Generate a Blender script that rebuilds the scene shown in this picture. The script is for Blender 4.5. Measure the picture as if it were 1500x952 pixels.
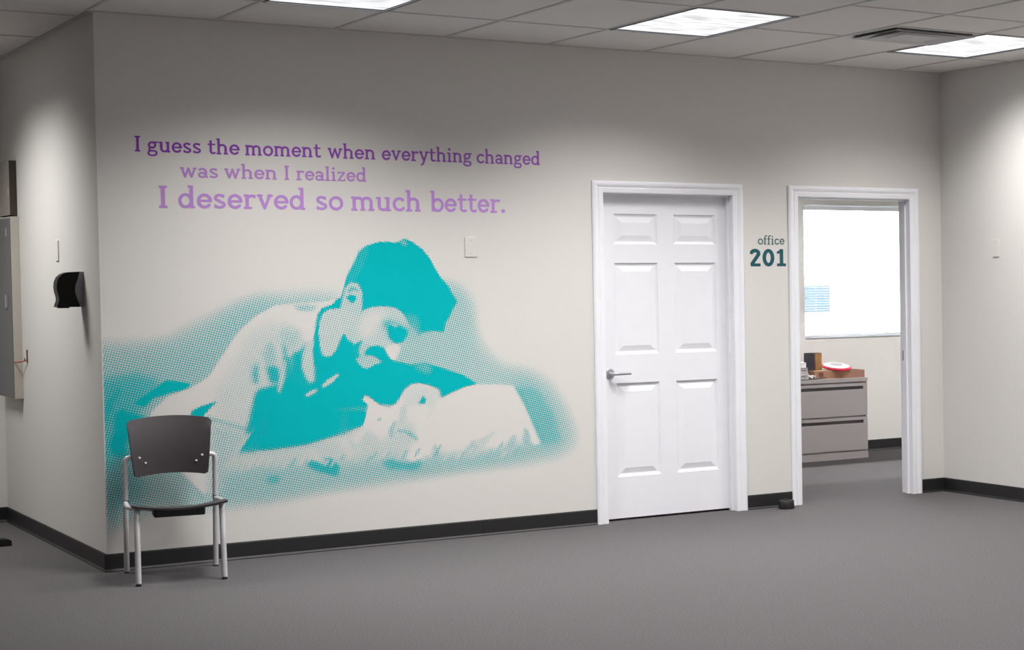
import bpy, bmesh, math, random
import numpy as np
from mathutils import Vector, Matrix
for _o in list(bpy.data.objects): bpy.data.objects.remove(_o, do_unlink=True)
SC = bpy.context.scene
COL = SC.collection
random.seed(7)
PI = math.pi

# ------------------------------------------------------------------ camera
F_PX, CAM = 2739.54, Vector((-2.1773, -10.8867, 1.495))
YAW, PITCH, ROLL = 0.6854, -0.0296, -0.0105
PPX, PPY = 852.06, 11.82          # the photograph is the left part of a wider frame
def cam_axes():
    cy, sy = math.cos(YAW), math.sin(YAW)
    fwd = Vector((sy*math.cos(PITCH), cy*math.cos(PITCH), math.sin(PITCH)))
    r0 = Vector((cy, -sy, 0)); u0 = r0.cross(fwd)
    r = r0*math.cos(ROLL) + u0*math.sin(ROLL)
    u = -r0*math.sin(ROLL) + u0*math.cos(ROLL)
    return r, u, fwd
CR, CU, CF = cam_axes()
cd = bpy.data.cameras.new('camera'); cam = bpy.data.objects.new('camera', cd); COL.objects.link(cam)
cd.sensor_width = 36; cd.sensor_fit = 'HORIZONTAL'; cd.lens = F_PX*36/1500
cd.shift_x = -PPX/1500; cd.shift_y = PPY/1500
cd.clip_end = 300; cd.clip_start = .05
M = Matrix((( CR.x, CU.x, -CF.x, CAM.x), (CR.y, CU.y, -CF.y, CAM.y), (CR.z, CU.z, -CF.z, CAM.z), (0, 0, 0, 1)))
cam.matrix_world = M
SC.camera = cam

# ------------------------------------------------------------------ world, exposure, lamp settings
SC.view_settings.view_transform = 'Standard'; SC.view_settings.look = 'None'
SC.view_settings.gamma = 1; SC.view_settings.use_curve_mapping = False
SC.view_settings.exposure = 0.0
wd = bpy.data.worlds.new('world'); SC.world = wd; wd.use_nodes = True
bg = wd.node_tree.nodes['Background']; bg.inputs[0].default_value = (.86, .93, 1, 1); bg.inputs[1].default_value = 11.0
LAMP_W = 46.0         # watts of each ceiling fixture
LAMP_SPREAD = math.radians(131)
LAMP_COL = (1.0, .985, .97)
ROOM_LAMPS = [(i, j) for j in range(0, 5) for i in (0, 1, 2)]   # grid columns / rows with a fixture

# ------------------------------------------------------------------ main dimensions
H, L = 2.938, 5.344
HALL = 2.837
WT = .12            # partition thickness
OB = 3.03           # office back wall
BB = .095
XL, YF = -4.2, -13.0

# ------------------------------------------------------------------ helpers
def s2l(c):
    return tuple((x/255/12.92 if x/255 <= .04045 else ((x/255+.055)/1.055)**2.4) for x in c)
def mat(name, rgb, rough=.6, metal=0, noise=0, nscale=40, bump=0, bscale=200, rgb2=None, emit=None, spec=.5):
    m = bpy.data.materials.new(name); m.use_nodes = True
    nt = m.node_tree; b = nt.nodes['Principled BSDF']
    c = (*s2l(rgb), 1)
    b.inputs['Base Color'].default_value = c
    b.inputs['Roughness'].default_value = rough; b.inputs['Metallic'].default_value = metal
    b.inputs['Specular IOR Level'].default_value = spec
    tc = nt.nodes.new('ShaderNodeTexCoord')
    if noise or rgb2:
        n = nt.nodes.new('ShaderNodeTexNoise'); n.inputs['Scale'].default_value = nscale; n.inputs['Detail'].default_value = 4
        nt.links.new(tc.outputs['Object'], n.inputs['Vector'])
        r = nt.nodes.new('ShaderNodeValToRGB')
        r.color_ramp.elements[0].position = .3; r.color_ramp.elements[1].position = .7
        k = noise
        c2 = (*s2l(rgb2), 1) if rgb2 else tuple(min(1, x*(1+k)) for x in c[:3]) + (1,)
        c1 = c if rgb2 else tuple(x*(1-k) for x in c[:3]) + (1,)
        r.color_ramp.elements[0].color = c1; r.color_ramp.elements[1].color = c2
        nt.links.new(n.outputs['Fac'], r.inputs[0]); nt.links.new(r.outputs[0], b.inputs['Base Color'])
    if bump:
        n2 = nt.nodes.new('ShaderNodeTexNoise'); n2.inputs['Scale'].default_value = bscale; n2.inputs['Detail'].default_value = 3
        nt.links.new(tc.outputs['Object'], n2.inputs['Vector'])
        bp = nt.nodes.new('ShaderNodeBump'); bp.inputs['Strength'].default_value = bump; bp.inputs['Distance'].default_value = .002
        nt.links.new(n2.outputs['Fac'], bp.inputs['Height']); nt.links.new(bp.outputs[0], b.inputs['Normal'])
    if emit:
        b.inputs['Emission Color'].default_value = (*emit[0], 1); b.inputs['Emission Strength'].default_value = emit[1]
    return m
MT = dict(
    wall=mat('wall_paint', (217, 214, 210), .85, noise=.035, nscale=160, bump=.25, bscale=260),
    carpet=mat('carpet', (76, 74, 75), .95, rgb2=(103, 100, 102), nscale=120, bump=.35, bscale=420, spec=.15),
    rubber=mat('black_rubber', (28, 27, 28), .5, noise=.08, nscale=30),
    white=mat('white_gloss_paint', (239, 239, 244), .38, noise=.01, nscale=12),
    tile=mat('ceiling_tile', (228, 224, 220), .95, noise=.05, nscale=220, bump=.5, bscale=300, spec=.1),
    bar=mat('grid_metal', (200, 196, 192), .6, noise=.02),
    slab=mat('plenum', (120, 118, 115), .9, noise=.05),
    dark=mat('dark_metal', (40, 40, 46), .6, noise=.05),
    grille=mat('vent_metal', (205, 205, 203), .5, noise=.03),
    teal=mat('teal_print', (0, 182, 188), .8, noise=.02, nscale=8, spec=.08),
    deepteal=mat('deep_teal_print', (0, 84, 92), .7, noise=.02, nscale=8),
    chairplast=mat('charcoal_plastic', (60, 55, 58), .42, noise=.05, nscale=60, bump=.3, bscale=500),
    blackplast=mat('black_plastic', (30, 29, 31), .45, noise=.05),
    glossblack=mat('gloss_black_plastic', (10, 12, 11), .45, noise=.03, spec=.25),
    greyplast=mat('grey_plastic', (150, 148, 162), .4, noise=.04),
    silver=mat('silver_paint', (205, 204, 206), .42, metal=.25, noise=.04, nscale=50),
    nickel=mat('satin_nickel', (186, 186, 190), .36, metal=.7, noise=.03),
    cabinet=mat('cabinet_metal', (162, 155, 154), .45, noise=.03, nscale=70),
    cabdark=mat('cabinet_pull', (78, 70, 74), .5, noise=.04),
    kraft=mat('cardboard', (166, 122, 98), .8, noise=.1, nscale=40),
    wood=mat('speaker_wood', (168, 122, 68), .5, rgb2=(130, 86, 44), nscale=14),
    charcoal=mat('charcoal_cloth', (72, 68, 78), .8, noise=.06),
    red=mat('red_enamel', (196, 30, 58), .35, noise=.03),
    offwhite=mat('white_enamel', (236, 232, 236), .35, noise=.02),
    greyenamel=mat('grey_enamel', (170, 165, 172), .4, noise=.03),
    paper=mat('paper', (226, 222, 220), .8, noise=.04, nscale=60),
    inkpaper=mat('dark_paper', (60, 56, 60), .6, noise=.2, nscale=60),
    sheet=mat('notice_paper', (150, 142, 136), .7, noise=.03),
    panel=mat('panel_grey', (104, 106, 104), .55, noise=.04),
    cream=mat('cream_paint', (182, 176, 166), .6, noise=.03),
    brown=mat('dark_brown', (58, 48, 44), .55, noise=.1),
    redcord=mat('red_cord', (176, 44, 36), .6, noise=.05),
    brass=mat('aged_brass', (110, 92, 66), .5, metal=.6, noise=.1),
    blind=mat('blind_vinyl', (232, 232, 234), .5, noise=.01),
    concrete=mat('concrete', (225, 224, 220), .9, noise=.08, nscale=3),
    bluewall=mat('pale_blue_wall', (66, 78, 88), .8, noise=.05, nscale=3),
    roofm=mat('pale_roof', (190, 190, 188), .8, noise=.05, nscale=3),
)
def purple(name, c0, c1, x0, x1):       # lilac ink that lightens along the line
    m = mat(name, c0, .7); nt = m.node_tree; b = nt.nodes['Principled BSDF']
    tc = nt.nodes.new('ShaderNodeTexCoord'); sx = nt.nodes.new('ShaderNodeSeparateXYZ'); mr = nt.nodes.new('ShaderNodeMapRange')
    mr.inputs[1].default_value = x0; mr.inputs[2].default_value = x1
    nt.links.new(tc.outputs['Object'], sx.inputs[0]); nt.links.new(sx.outputs[0], mr.inputs[0])
    r = nt.nodes.new('ShaderNodeValToRGB'); r.color_ramp.elements[0].color = (*s2l(c0), 1); r.color_ramp.elements[1].color = (*s2l(c1), 1)
    nt.links.new(mr.outputs[0], r.inputs[0]); nt.links.new(r.outputs[0], b.inputs['Base Color'])
    return m
# lens of a fixture: gives off light, with soft lamp streaks
def lens_mat():
    m = bpy.data.materials.new('lamp_lens'); m.use_nodes = True; nt = m.node_tree; b = nt.nodes['Principled BSDF']
    b.inputs['Base Color'].default_value = (.4, .4, .4, 1)
    tc = nt.nodes.new('ShaderNodeTexCoord'); mp = nt.nodes.new('ShaderNodeMapping'); mp.inputs['Scale'].default_value = (2.4, 8, 1)
    n = nt.nodes.new('ShaderNodeTexNoise'); n.inputs['Scale'].default_value = 1.8; n.inputs['Detail'].default_value = 1
    r = nt.nodes.new('ShaderNodeMapRange'); r.inputs[1].default_value = .35; r.inputs[2].default_value = .5; r.inputs[3].default_value = .60; r.inputs[4].default_value = .93
    nt.links.new(tc.outputs['Object'], mp.inputs[0]); nt.links.new(mp.outputs[0], n.inputs['Vector']); nt.links.new(n.outputs['Fac'], r.inputs[0])
    nt.links.new(r.outputs[0], b.inputs['Emission Strength']); b.inputs['Emission Color'].default_value = (.97, .98, 1, 1)
    return m
MT['lens'] = lens_mat()
def glass_mat():
    m = bpy.data.materials.new('window_glass'); m.use_nodes = True; nt = m.node_tree
    for n in list(nt.nodes):
        if n.type == 'BSDF_PRINCIPLED': nt.nodes.remove(n)
    out = [n for n in nt.nodes if n.type == 'OUTPUT_MATERIAL'][0]
    t = nt.nodes.new('ShaderNodeBsdfTransparent'); t.inputs[0].default_value = (.93, .96, .96, 1)
    g = nt.nodes.new('ShaderNodeBsdfGlossy'); g.inputs['Roughness'].default_value = .02
    fr = nt.nodes.new('ShaderNodeFresnel'); mx = nt.nodes.new('ShaderNodeMixShader')
    nt.links.new(fr.outputs[0], mx.inputs[0]); nt.links.new(t.outputs[0], mx.inputs[1]); nt.links.new(g.outputs[0], mx.inputs[2]); nt.links.new(mx.outputs[0], out.inputs[0])
    return m
MT['glass'] = glass_mat()

class MB:
    def __init__(s): s.v = []; s.f = []; s.smooth = False
    def add(s, vs, fs):
        o = len(s.v); s.v += [tuple(p) for p in vs]; s.f += [tuple(i+o for i in f) for f in fs]; return s
    def box(s, x0, x1, y0, y1, z0, z1):
        return s.add([(x0,y0,z0),(x1,y0,z0),(x1,y1,z0),(x0,y1,z0),(x0,y0,z1),(x1,y0,z1),(x1,y1,z1),(x0,y1,z1)],
                     [(0,3,2,1),(4,5,6,7),(0,1,5,4),(1,2,6,5),(2,3,7,6),(3,0,4,7)])
    def tube(s, pts, r, n=10, closed=False):
        pts = [Vector(p) for p in pts]; k = len(pts); rs = r if isinstance(r, (list, tuple)) else [r]*k
        vs = []; up = None
        for i, p in enumerate(pts):
            t = (pts[min(i+1, k-1)] - pts[max(i-1, 0)]).normalized()
            if up is None: up = t.orthogonal().normalized()
            up = (up - t*up.dot(t)).normalized(); w = t.cross(up)
            for j in range(n):
                a = 2*PI*j/n; vs.append(p + (up*math.cos(a) + w*math.sin(a))*rs[i])
        fs = [(i*n+j, i*n+(j+1) % n, (i+1)*n+(j+1) % n, (i+1)*n+j) for i in range(k-1) for j in range(n)]
        fs += [tuple(range(n))[::-1], tuple(range((k-1)*n, k*n))]
        s.smooth = True
        return s.add(vs, fs)
    def prism(s, poly, axis, a, b):
        """poly = 2-D points, extruded along axis from a to b"""
        n = len(poly)
        def mk(p, t):
            return {'x': (t, p[0], p[1]), 'y': (p[0], t, p[1]), 'z': (p[0], p[1], t)}[axis]
        vs = [mk(p, a) for p in poly] + [mk(p, b) for p in poly]
        fs = [tuple(range(n))[::-1], tuple(range(n, 2*n))] + [(i, (i+1) % n, n+(i+1) % n, n+i) for i in range(n)]
        return s.add(vs, fs)
    def lathe(s, prof, c, n=24, axis='z'):
        """prof = [(r, h)...] about axis through c"""
        vs = []
        for r, h in prof:
            for j in range(n):
                a = 2*PI*j/n; p = (r*math.cos(a), r*math.sin(a))
                q = {'z': (p[0], p[1], h), 'y': (p[0], h, p[1]), 'x': (h, p[0], p[1])}[axis]
                vs.append((c[0]+q[0], c[1]+q[1], c[2]+q[2]))
        k = len(prof)
        fs = [(i*n+j, i*n+(j+1) % n, (i+1)*n+(j+1) % n, (i+1)*n+j) for i in range(k-1) for j in range(n)]
        fs += [tuple(range(n))[::-1], tuple(range((k-1)*n, k*n))]
        s.smooth = True
        return s.add(vs, fs)
    def shell(s, fn, nu, nv, th):
        """closed sheet: fn(u,v)->point, thickness th along the normal"""
        P = [[Vector(fn(i/nu, j/nv)) for j in range(nv+1)] for i in range(nu+1)]
        vs = []
        for side in (0, 1):
            for i in range(nu+1):
                for j in range(nv+1):
                    du = P[min(i+1, nu)][j] - P[max(i-1, 0)][j]; dv = P[i][min(j+1, nv)] - P[i][max(j-1, 0)]
                    vs.append(P[i][j] + du.cross(dv).normalized()*(th*side))
        q = (nu+1)*(nv+1); I = lambda i, j, sd=0: sd*q + i*(nv+1) + j
        fs = []
        for i in range(nu):
            for j in range(nv):
                fs.append((I(i,j), I(i,j+1), I(i+1,j+1), I(i+1,j))); fs.append((I(i,j,1), I(i+1,j,1), I(i+1,j+1,1), I(i,j+1,1)))
        for i in range(nu):
            fs.append((I(i,0), I(i+1,0), I(i+1,0,1), I(i,0,1))); fs.append((I(i,nv), I(i,nv,1), I(i+1,nv,1), I(i+1,nv)))
        for j in range(nv):
            fs.append((I(0,j), I(0,j,1), I(0,j+1,1), I(0,j+1))); fs.append((I(nu,j), I(nu,j+1), I(nu,j+1,1), I(nu,j,1)))
        s.smooth = True
        return s.add(vs, fs)
    def build(s, name, m, parent=None, loc=None, bevel=0):
        me = bpy.data.meshes.new(name); me.from_pydata(s.v, [], s.f); me.update()
        bm = bmesh.new(); bm.from_mesh(me); bmesh.ops.recalc_face_normals(bm, faces=bm.faces)
        if bevel: bmesh.ops.bevel(bm, geom=[e for e in bm.edges], offset=bevel, segments=2, affect='EDGES', profile=.5, clamp_overlap=True)
        if s.smooth:
            for f in bm.faces: f.smooth = True
            for e in bm.edges:
                if len(e.link_faces) == 2 and e.calc_face_angle(0) > .7: e.smooth = False
        bm.to_mesh(me); bm.free()
        me.materials.append(m if not isinstance(m, str) else MT[m])
        o = bpy.data.objects.new(name, me); COL.objects.link(o)
        if parent: o.parent = parent
        if loc: o.location = loc
        return o
def tag(o, label=None, cat=None, group=None, kind=None):
    if label: o['label'] = label
    if cat: o['category'] = cat
    if group: o['group'] = group
    if kind: o['kind'] = kind
    return o
def empty(name, loc=(0,0,0), rz=0):
    o = bpy.data.objects.new(name, None); COL.objects.link(o); o.location = loc; o.rotation_euler = (0,0,rz); o.empty_display_size = .1
    return o
def copy_tree(o, parent=None):
    c = o.copy(); COL.objects.link(c); c.parent = parent
    for ch in list(o.children): copy_tree(ch, c)
    return c
def box(name, m, x0, x1, y0, y1, z0, z1, parent=None, bevel=0, **k):
    o = MB().box(x0, x1, y0, y1, z0, z1).build(name, m, parent, bevel=bevel)
    if k: tag(o, **k)
    return o

# ------------------------------------------------------------------ room shell
D1 = (2.812, 3.704); D2 = (4.190, 5.076); DH = 2.052        # clear openings
ROUGH = .018
def struct(o): o['kind'] = 'structure'; return o
struct(box('floor', 'carpet', XL-.2, 9, YF-.2, OB+.2, -.08, 0))
w = MB()
w.box(0, D1[0]-ROUGH, 0, WT, 0, H).box(D1[1]+ROUGH, D2[0]-ROUGH, 0, WT, 0, H).box(D2[1]+ROUGH, L, 0, WT, 0, H)
w.box(D1[0]-ROUGH, D1[1]+ROUGH, 0, WT, DH+ROUGH, H).box(D2[0]-ROUGH, D2[1]+ROUGH, 0, WT, DH+ROUGH, H)
struct(w.build('wall_back', 'wall'))
struct(box('wall_left', 'wall', 0, WT, WT, HALL, 0, H))
struct(box('wall_right', 'wall', L, L+WT, YF, WT, 0, H))
struct(box('wall_hall_end', 'wall', XL, WT, HALL, HALL+WT, 0, H))
struct(box('wall_far_left', 'wall', XL-.12, XL, YF, HALL+WT, 0, H))
struct(box('wall_front', 'wall', XL, L+WT, YF-.12, YF, 0, H))
WX0, WX1, WZ0, WZ1 = 6.02, 7.16, 1.003, 2.145
w = MB().box(2.6, WX0, OB, OB+.16, 0, H).box(WX1, 9, OB, OB+.16, 0, H).box(WX0, WX1, OB, OB+.16, 0, WZ0).box(WX0, WX1, OB, OB+.16, WZ1, H)
struct(w.build('wall_office_back', 'wall'))
struct(box('wall_office_left', 'wall', 2.48, 2.6, WT, OB+.16, 0, H))
struct(box('wall_office_right', 'wall', 9, 9.12, 0, OB+.16, 0, H))
struct(box('wall_office_front', 'wall', L+WT, 9, 0, WT, 0, H))

# black rubber baseboards with a small toe
def base(name, poly, parent=None):
    """poly: plan points of the wall line, room on the left-hand side of travel"""
    mb = MB()
    for (a, b) in zip(poly[:-1], poly[1:]):
        a = Vector((a[0], a[1], 0)); b = Vector((b[0], b[1], 0)); t = (b-a).normalized(); n = Vector((-t.y, t.x, 0))
        prof = [(0, 0), (.013, 0), (.013, .004), (.007, .014), (.0055, .088), (.003, BB), (0, BB)]
        vs = [a + n*u + Vector((0, 0, z)) for u, z in prof] + [b + n*u + Vector((0, 0, z)) for u, z in prof]; k = len(prof)
        mb.add(vs, [tuple(range(k))[::-1], tuple(range(k, 2*k))] + [(i, (i+1) % k, k+(i+1) % k, k+i) for i in range(k)])
    return struct(mb.build(name, 'rubber'))
CAS = .074
base('baseboard_back_1', [(2.02, 0), (-.013, 0)]); base('baseboard_back_2', [(D1[0]-CAS, 0), (2.0215, 0)])
base('baseboard_back_3', [(D2[0]-CAS, 0), (D1[1]+CAS, 0)]); base('baseboard_back_4', [(L, 0), (D2[1]+CAS, 0)])
base('baseboard_left', [(0, -.0), (0, HALL)])
base('baseboard_right', [(L, YF), (L, 0)])
base('baseboard_hall_end', [(0, HALL), (XL, HALL)])
base('baseboard_office', [(9, OB), (2.6, OB)])

# ------------------------------------------------------------------ suspended ceiling
GX0, GP = .60, .625          # grid lines in x: GX0 + k*GP
RY0, RP = -.85, 1.08         # tile ends in y: RY0 - k*RP
ceil = struct(box('ceiling', 'slab', XL-.2, 9.2, YF-.2, OB+.25, H+.16, H+.22))
cols = []
k = -8
while GX0+k*GP < L:
    a = max(GX0+k*GP, XL); b = min(GX0+(k+1)*GP, L)
    if b-a > .02: cols.append((k, a, b))
    k += 1
LCOLS = {-3: 'n', 0: 1, 3: 2, 6: 3}   # columns that carry fixtures
lamps = []
tm = {}
def tile(a, b, c, d):
    key = (round(b-a, 3), round(d-c, 3))
    if key not in tm:
        o = MB().box(-key[0]/2, key[0]/2, -key[1]/2, key[1]/2, 0, .014).build('tile', 'tile', ceil); tm[key] = o.data
    else:
        o = bpy.data.objects.new('tile', tm[key]); COL.objects.link(o); o.parent = ceil
    o.location = ((a+b)/2, (c+d)/2, H+.0035)
bm_ = {}
def bar(a, b, c, d):
    key = (round(b-a, 3), round(d-c, 3))
    if key not in bm_:
        o = MB().box(-key[0]/2, key[0]/2, -key[1]/2, key[1]/2, 0, .004).build('grid_bar', 'bar', ceil); bm_[key] = o.data
    else:
        o = bpy.data.objects.new('grid_bar', bm_[key]); COL.objects.link(o); o.parent = ceil
    o.location = ((a+b)/2, (c+d)/2, H-.0005)
VENT = (6-1, -1.90, -1.36)
for k, a, b in cols:
    yend = HALL if b <= .01 else 0.0
    if a < 0 < b:      # column cut by the hall corner
        yend = 0.0
        tile(a+.002, -.002, .002, HALL-.002)
    off = -.51 if k in (4, 5) else (.54 if k == -3 else 0)
    lines = [yend]; y = RY0 + off + RP*6
    while y > YF:
        if y < yend-.30 and not (k in (4, 5) and y > -1.0): lines.append(y)
        y -= RP
    lines.append(YF)
    for q, (y1, y0) in enumerate(zip(lines[:-1], lines[1:])):
        bar(a+.012, b-.012, y0-.011, y0+.011)
        row = (RY0 - y1)/RP
        if k in (-3, 0, 3, 6) and y1-y0 > RP*.9 and (b-a) > .6 and ((k > 0 or k == 0) and abs(row-round(row)) < .01 and round(row) % 2 == 0 or k == -3 and abs(row+2.5) < .01):
            lamps.append((a, b, y0, y1)); continue
        if k == 5 and abs(y1-(-1.36)) < .01:
            bar(a+.012, b-.012, -1.911, -1.889)
            tile(a+.003, b-.003, y0+.003, -1.903); continue
        tile(a+.003, b-.003, y0+.003, y1-.003)
    if a > XL+.01: bar(a-.011, a+.011, YF, yend if a > 0.01 or yend > 0 else yend)
struct(box('trim_1', 'bar', 0, L, -.022, 0, H-.001, H+.003)); struct(box('trim_2', 'bar', L-.022, L, YF, -.022, H-.001, H+.003))
struct(box('trim_3', 'bar', -.022, 0, 0, HALL, H-.001, H+.003))
o = MB().box(2.6, 9, WT, OB, H+.0, H+.02).build('ceiling_office', 'tile'); struct(o)

def fixture(a, b, c, d, label, group=None, watts=LAMP_W):
    cx, cy = (a+b)/2, (c+d)/2; wx, wy = (b-a)/2-.004, (d-c)/2-.004
    r = empty('ceiling_light', (cx, cy, H)); tag(r, label, 'ceiling light', group)
    f = MB(); t = .013
    f.box(-wx, wx, -wy, -wy+t, -.003, .004).box(-wx, wx, wy-t, wy, -.003, .004).box(-wx, -wx+t, -wy+t, wy-t, -.003, .004).box(wx-t, wx, -wy+t, wy-t, -.003, .004)
    f.build('frame', 'dark', r)
    MB().box(-wx+t, wx-t, -wy+t, wy-t, .006, .012).build('lens', 'lens', r)
    h = MB(); h.box(-wx, wx, -wy, wy, .10, .104).box(-wx, -wx+.003, -wy, wy, .012, .10).box(wx-.003, wx, -wy, wy, .012, .10).box(-wx+.003, wx-.003, -wy, -wy+.003, .012, .10).box(-wx+.003, wx-.003, wy-.003, wy, .012, .10)
    h.build('housing', 'grille', r)
    ld = bpy.data.lights.new('fixture_light', 'AREA'); ld.shape = 'RECTANGLE'; ld.size = 2*(wx-t); ld.size_y = 2*(wy-t)
    ld.energy = watts; ld.spread = LAMP_SPREAD; ld.color = LAMP_COL
    lo = bpy.data.objects.new('fixture_light', ld); COL.objects.link(lo); lo.parent = r; lo.location = (0, 0, -.0)
    return r
vis = {(0, -.85): 'white ceiling light panel cut by the top edge of the photo, above the quotation',
       (3, -.85): 'white ceiling light panel in front of the closed six panel door',
       (6, -.85): 'white ceiling light panel beside the air vent, at the upper right edge'}
for a, b, c, d in lamps:
    k = round((a-GX0)/GP); lab = vis.get((k, round(d, 2)))
    if lab: fixture(a, b, c, d, lab, 'ceiling light panels', LAMP_W*(.74 if k == 6 else 1))
    elif k == -3: fixture(a, b, c, d, 'white ceiling light panel above the hall, out of view', None, LAMP_W*.8)
    else:
        row_ = {-3: 'second row from the mural wall', -5: 'third row from the mural wall', -7: 'fourth row from the mural wall', -9: 'fifth row from the mural wall', -12: 'last row from the mural wall'}.get(round(d), 'row %d' % round(-d)); col_ = {0: 'left', 3: 'middle', 6: 'right'}[k]
        fixture(a, b, c, d, 'white ceiling light panel out of view, %s column, %s' % (col_, row_), 'ceiling light panels', LAMP_W*.46)
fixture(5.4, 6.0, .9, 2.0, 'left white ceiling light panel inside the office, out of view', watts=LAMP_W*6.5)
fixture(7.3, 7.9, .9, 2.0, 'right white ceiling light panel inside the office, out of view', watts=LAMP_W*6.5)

# air vent: nested square louvre rings
va, vb, vc, vd = GX0+5*GP, GX0+6*GP, -1.90, -1.36
vent = empty('air_vent', ((va+vb)/2, (vc+vd)/2, H)); tag(vent, 'square louvred metal air vent in the ceiling beside the right light panel', 'air vent')
hx, hy = (vb-va)/2-.004, (vd-vc)/2-.004
def ring(mb, o, oz, i, iz, th=.003):
    ox, oy, ix, iy = hx*o, hy*o, hx*i, hy*i
    vs = [(-ox,-oy,oz),(ox,-oy,oz),(ox,oy,oz),(-ox,oy,oz),(-ix,-iy,iz),(ix,-iy,iz),(ix,iy,iz),(-ix,iy,iz)]
    vs += [(x, y, z+th) for x, y, z in vs]
    fs = []
    for j in range(4):
        q = (j+1) % 4
        fs += [(j, q, 4+q, 4+j), (8+j, 12+j, 12+q, 8+q), (j, 8+j, 8+q, q), (4+j, 4+q, 12+q, 12+j)]
    mb.add(vs, fs)
m_ = MB(); ring(m_, 1, 0, .90, -.002); m_.build('vent_frame', 'grille', vent)
for (o_, i_) in ((.90, .64), (.66, .38)):
    m_ = MB(); ring(m_, o_, -.018, i_, .028); m_.build('louvre', 'grille', vent)
MB().box(-hx*.42, hx*.42, -hy*.42, hy*.42, -.018, -.014).build('centre_plate', 'grille', vent)
mm = MB().box(-hx, hx, -hy, hy, .10, .104)
for sx in (-1, 1): mm.box(min(sx*hx, sx*hx*.985), max(sx*hx, sx*hx*.985), -hy, hy, .004, .10)
for sy in (-1, 1): mm.box(-hx*.985, hx*.985, min(sy*hy, sy*hy*.985), max(sy*hy, sy*hy*.985), .004, .10)
mm.build('duct_box', 'dark', vent)

# ------------------------------------------------------------------ doors
def casing(parent, x0, x1, zt, yface=0, sgn=-1):
    prof = [(0, 0), (0, .009), (.006, .012), (.030, .0135), (.034, .010), (.040, .0135), (.052, .019), (.064, .019), (CAS, .013), (CAS, 0)]
    st = [((x0, 0), (-1, 0)), ((x0, zt), (-1, 1)), ((x1, zt), (1, 1)), ((x1, 0), (1, 0))]
    vs = []
    for (px, pz), (dx, dz) in st:
        for u, t in prof: vs.append((px+dx*u, yface+sgn*t, pz+dz*u))
    n = len(prof); fs = [(i*n+j, i*n+(j+1) % n, (i+1)*n+(j+1) % n, (i+1)*n+j) for i in range(3) for j in range(n)]
    fs += [tuple(range(n)), tuple(range(3*n, 4*n))[::-1]]
    return MB().add(vs, fs).build('casing', 'white', parent)
PZ = [(.26, .85), (1.03, 1.605), (1.722, 1.912)]
def slab_mesh(w_, ht, px, th=.035):
    """door slab: local x 0..w, front face at y=0 (towards -y), back at y=th, sunk and raised panels"""
    mb = MB()
    xs = sorted([0, w_] + [q for p in px for q in p]); zs = sorted([0, ht] + [q for p in PZ for q in p])
    for face, sg in ((0, 1), (th, -1)):
        for i in range(len(xs)-1):
            for j in range(len(zs)-1):
                x0, x1, z0, z1 = xs[i], xs[i+1], zs[j], zs[j+1]
                if (x0, x1) in px and (z0, z1) in PZ:
                    rings = [(0, 0), (.004, .007), (.016, .0115), (.022, .0115), (.055, .003)]
                    P = []
                    for ins, dep in rings:
                        y = face + sg*dep
                        P += [(x0+ins, y, z0+ins), (x1-ins, y, z0+ins), (x1-ins, y, z1-ins), (x0+ins, y, z1-ins)]
                    fs = [(4*r+q, 4*r+(q+1) % 4, 4*(r+1)+(q+1) % 4, 4*(r+1)+q) for r in range(len(rings)-1) for q in range(4)]
                    r = len(rings)-1; fs.append((4*r, 4*r+1, 4*r+2, 4*r+3))
                    mb.add(P, fs)
                else: mb.add([(x0, face, z0), (x1, face, z0), (x1, face, z1), (x0, face, z1)], [(0, 1, 2, 3)])
    mb.add([(0,0,0),(0,th,0),(0,th,ht),(0,0,ht)], [(0,1,2,3)]); mb.add([(w_,0,0),(w_,th,0),(w_,th,ht),(w_,0,ht)], [(0,1,2,3)])
    mb.add([(0,0,0),(w_,0,0),(w_,th,0),(0,th,0)], [(0,1,2,3)]); mb.add([(0,0,ht),(w_,0,ht),(w_,th,ht),(0,th,ht)], [(0,1,2,3)])
    return mb
def weld(o):
    bm = bmesh.new(); bm.from_mesh(o.data); bmesh.ops.remove_doubles(bm, verts=bm.verts, dist=1e-5); bmesh.ops.recalc_face_normals(bm, faces=bm.faces); bm.to_mesh(o.data); bm.free()
def lever(parent, x, y, z, sg=-1, dirx=1):
    h = empty('door_handle', (x, y, z)); h.parent = parent
    h2 = MB().lathe([(.0, 0), (.033, 0), (.033, sg*.004), (.027, sg*.010), (.0, sg*.011)], (0, 0, 0), 28, 'y').build('rosette', 'nickel', h)
    MB().tube([(0, sg*.008, 0), (0, sg*.030, 0), (dirx*.004, sg*.046, 0), (dirx*.018, sg*.055, 0), (dirx*.05, sg*.056, 0), (dirx*.085, sg*.055, .0), (dirx*.118, sg*.052, 0)], [.012, .011, .011, .0105, .010, .0095, .009], 12).build('lever', 'nickel', h)
    return h
def door_frame(n, x0, x1, stop_y):
    r = empty('door_%d' % n, ((x0+x1)/2, 0, 0)); struct(r)
    ox = -(x0+x1)/2
    def B(name, *a):
        return MB().box(a[0]+ox, a[1]+ox, *a[2:]).build(name, 'white', r)
    cs = casing(r, x0+ox, x1+ox, DH); cs2 = casing(r, x0+ox, x1+ox, DH, WT, 1)
    B('jamb', x0-ROUGH, x0, 0, WT, 0, DH); B('jamb', x1, x1+ROUGH, 0, WT, 0, DH); B('head_jamb', x0-ROUGH, x1+ROUGH, 0, WT, DH, DH+ROUGH)
    B('door_stop_strip', x0, x0+.011, stop_y, stop_y+.03, 0, DH); B('door_stop_strip', x1-.011, x1, stop_y, stop_y+.03, 0, DH); B('door_stop_strip', x0+.011, x1-.011, stop_y, stop_y+.03, DH-.011, DH)
    return r, ox
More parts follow.
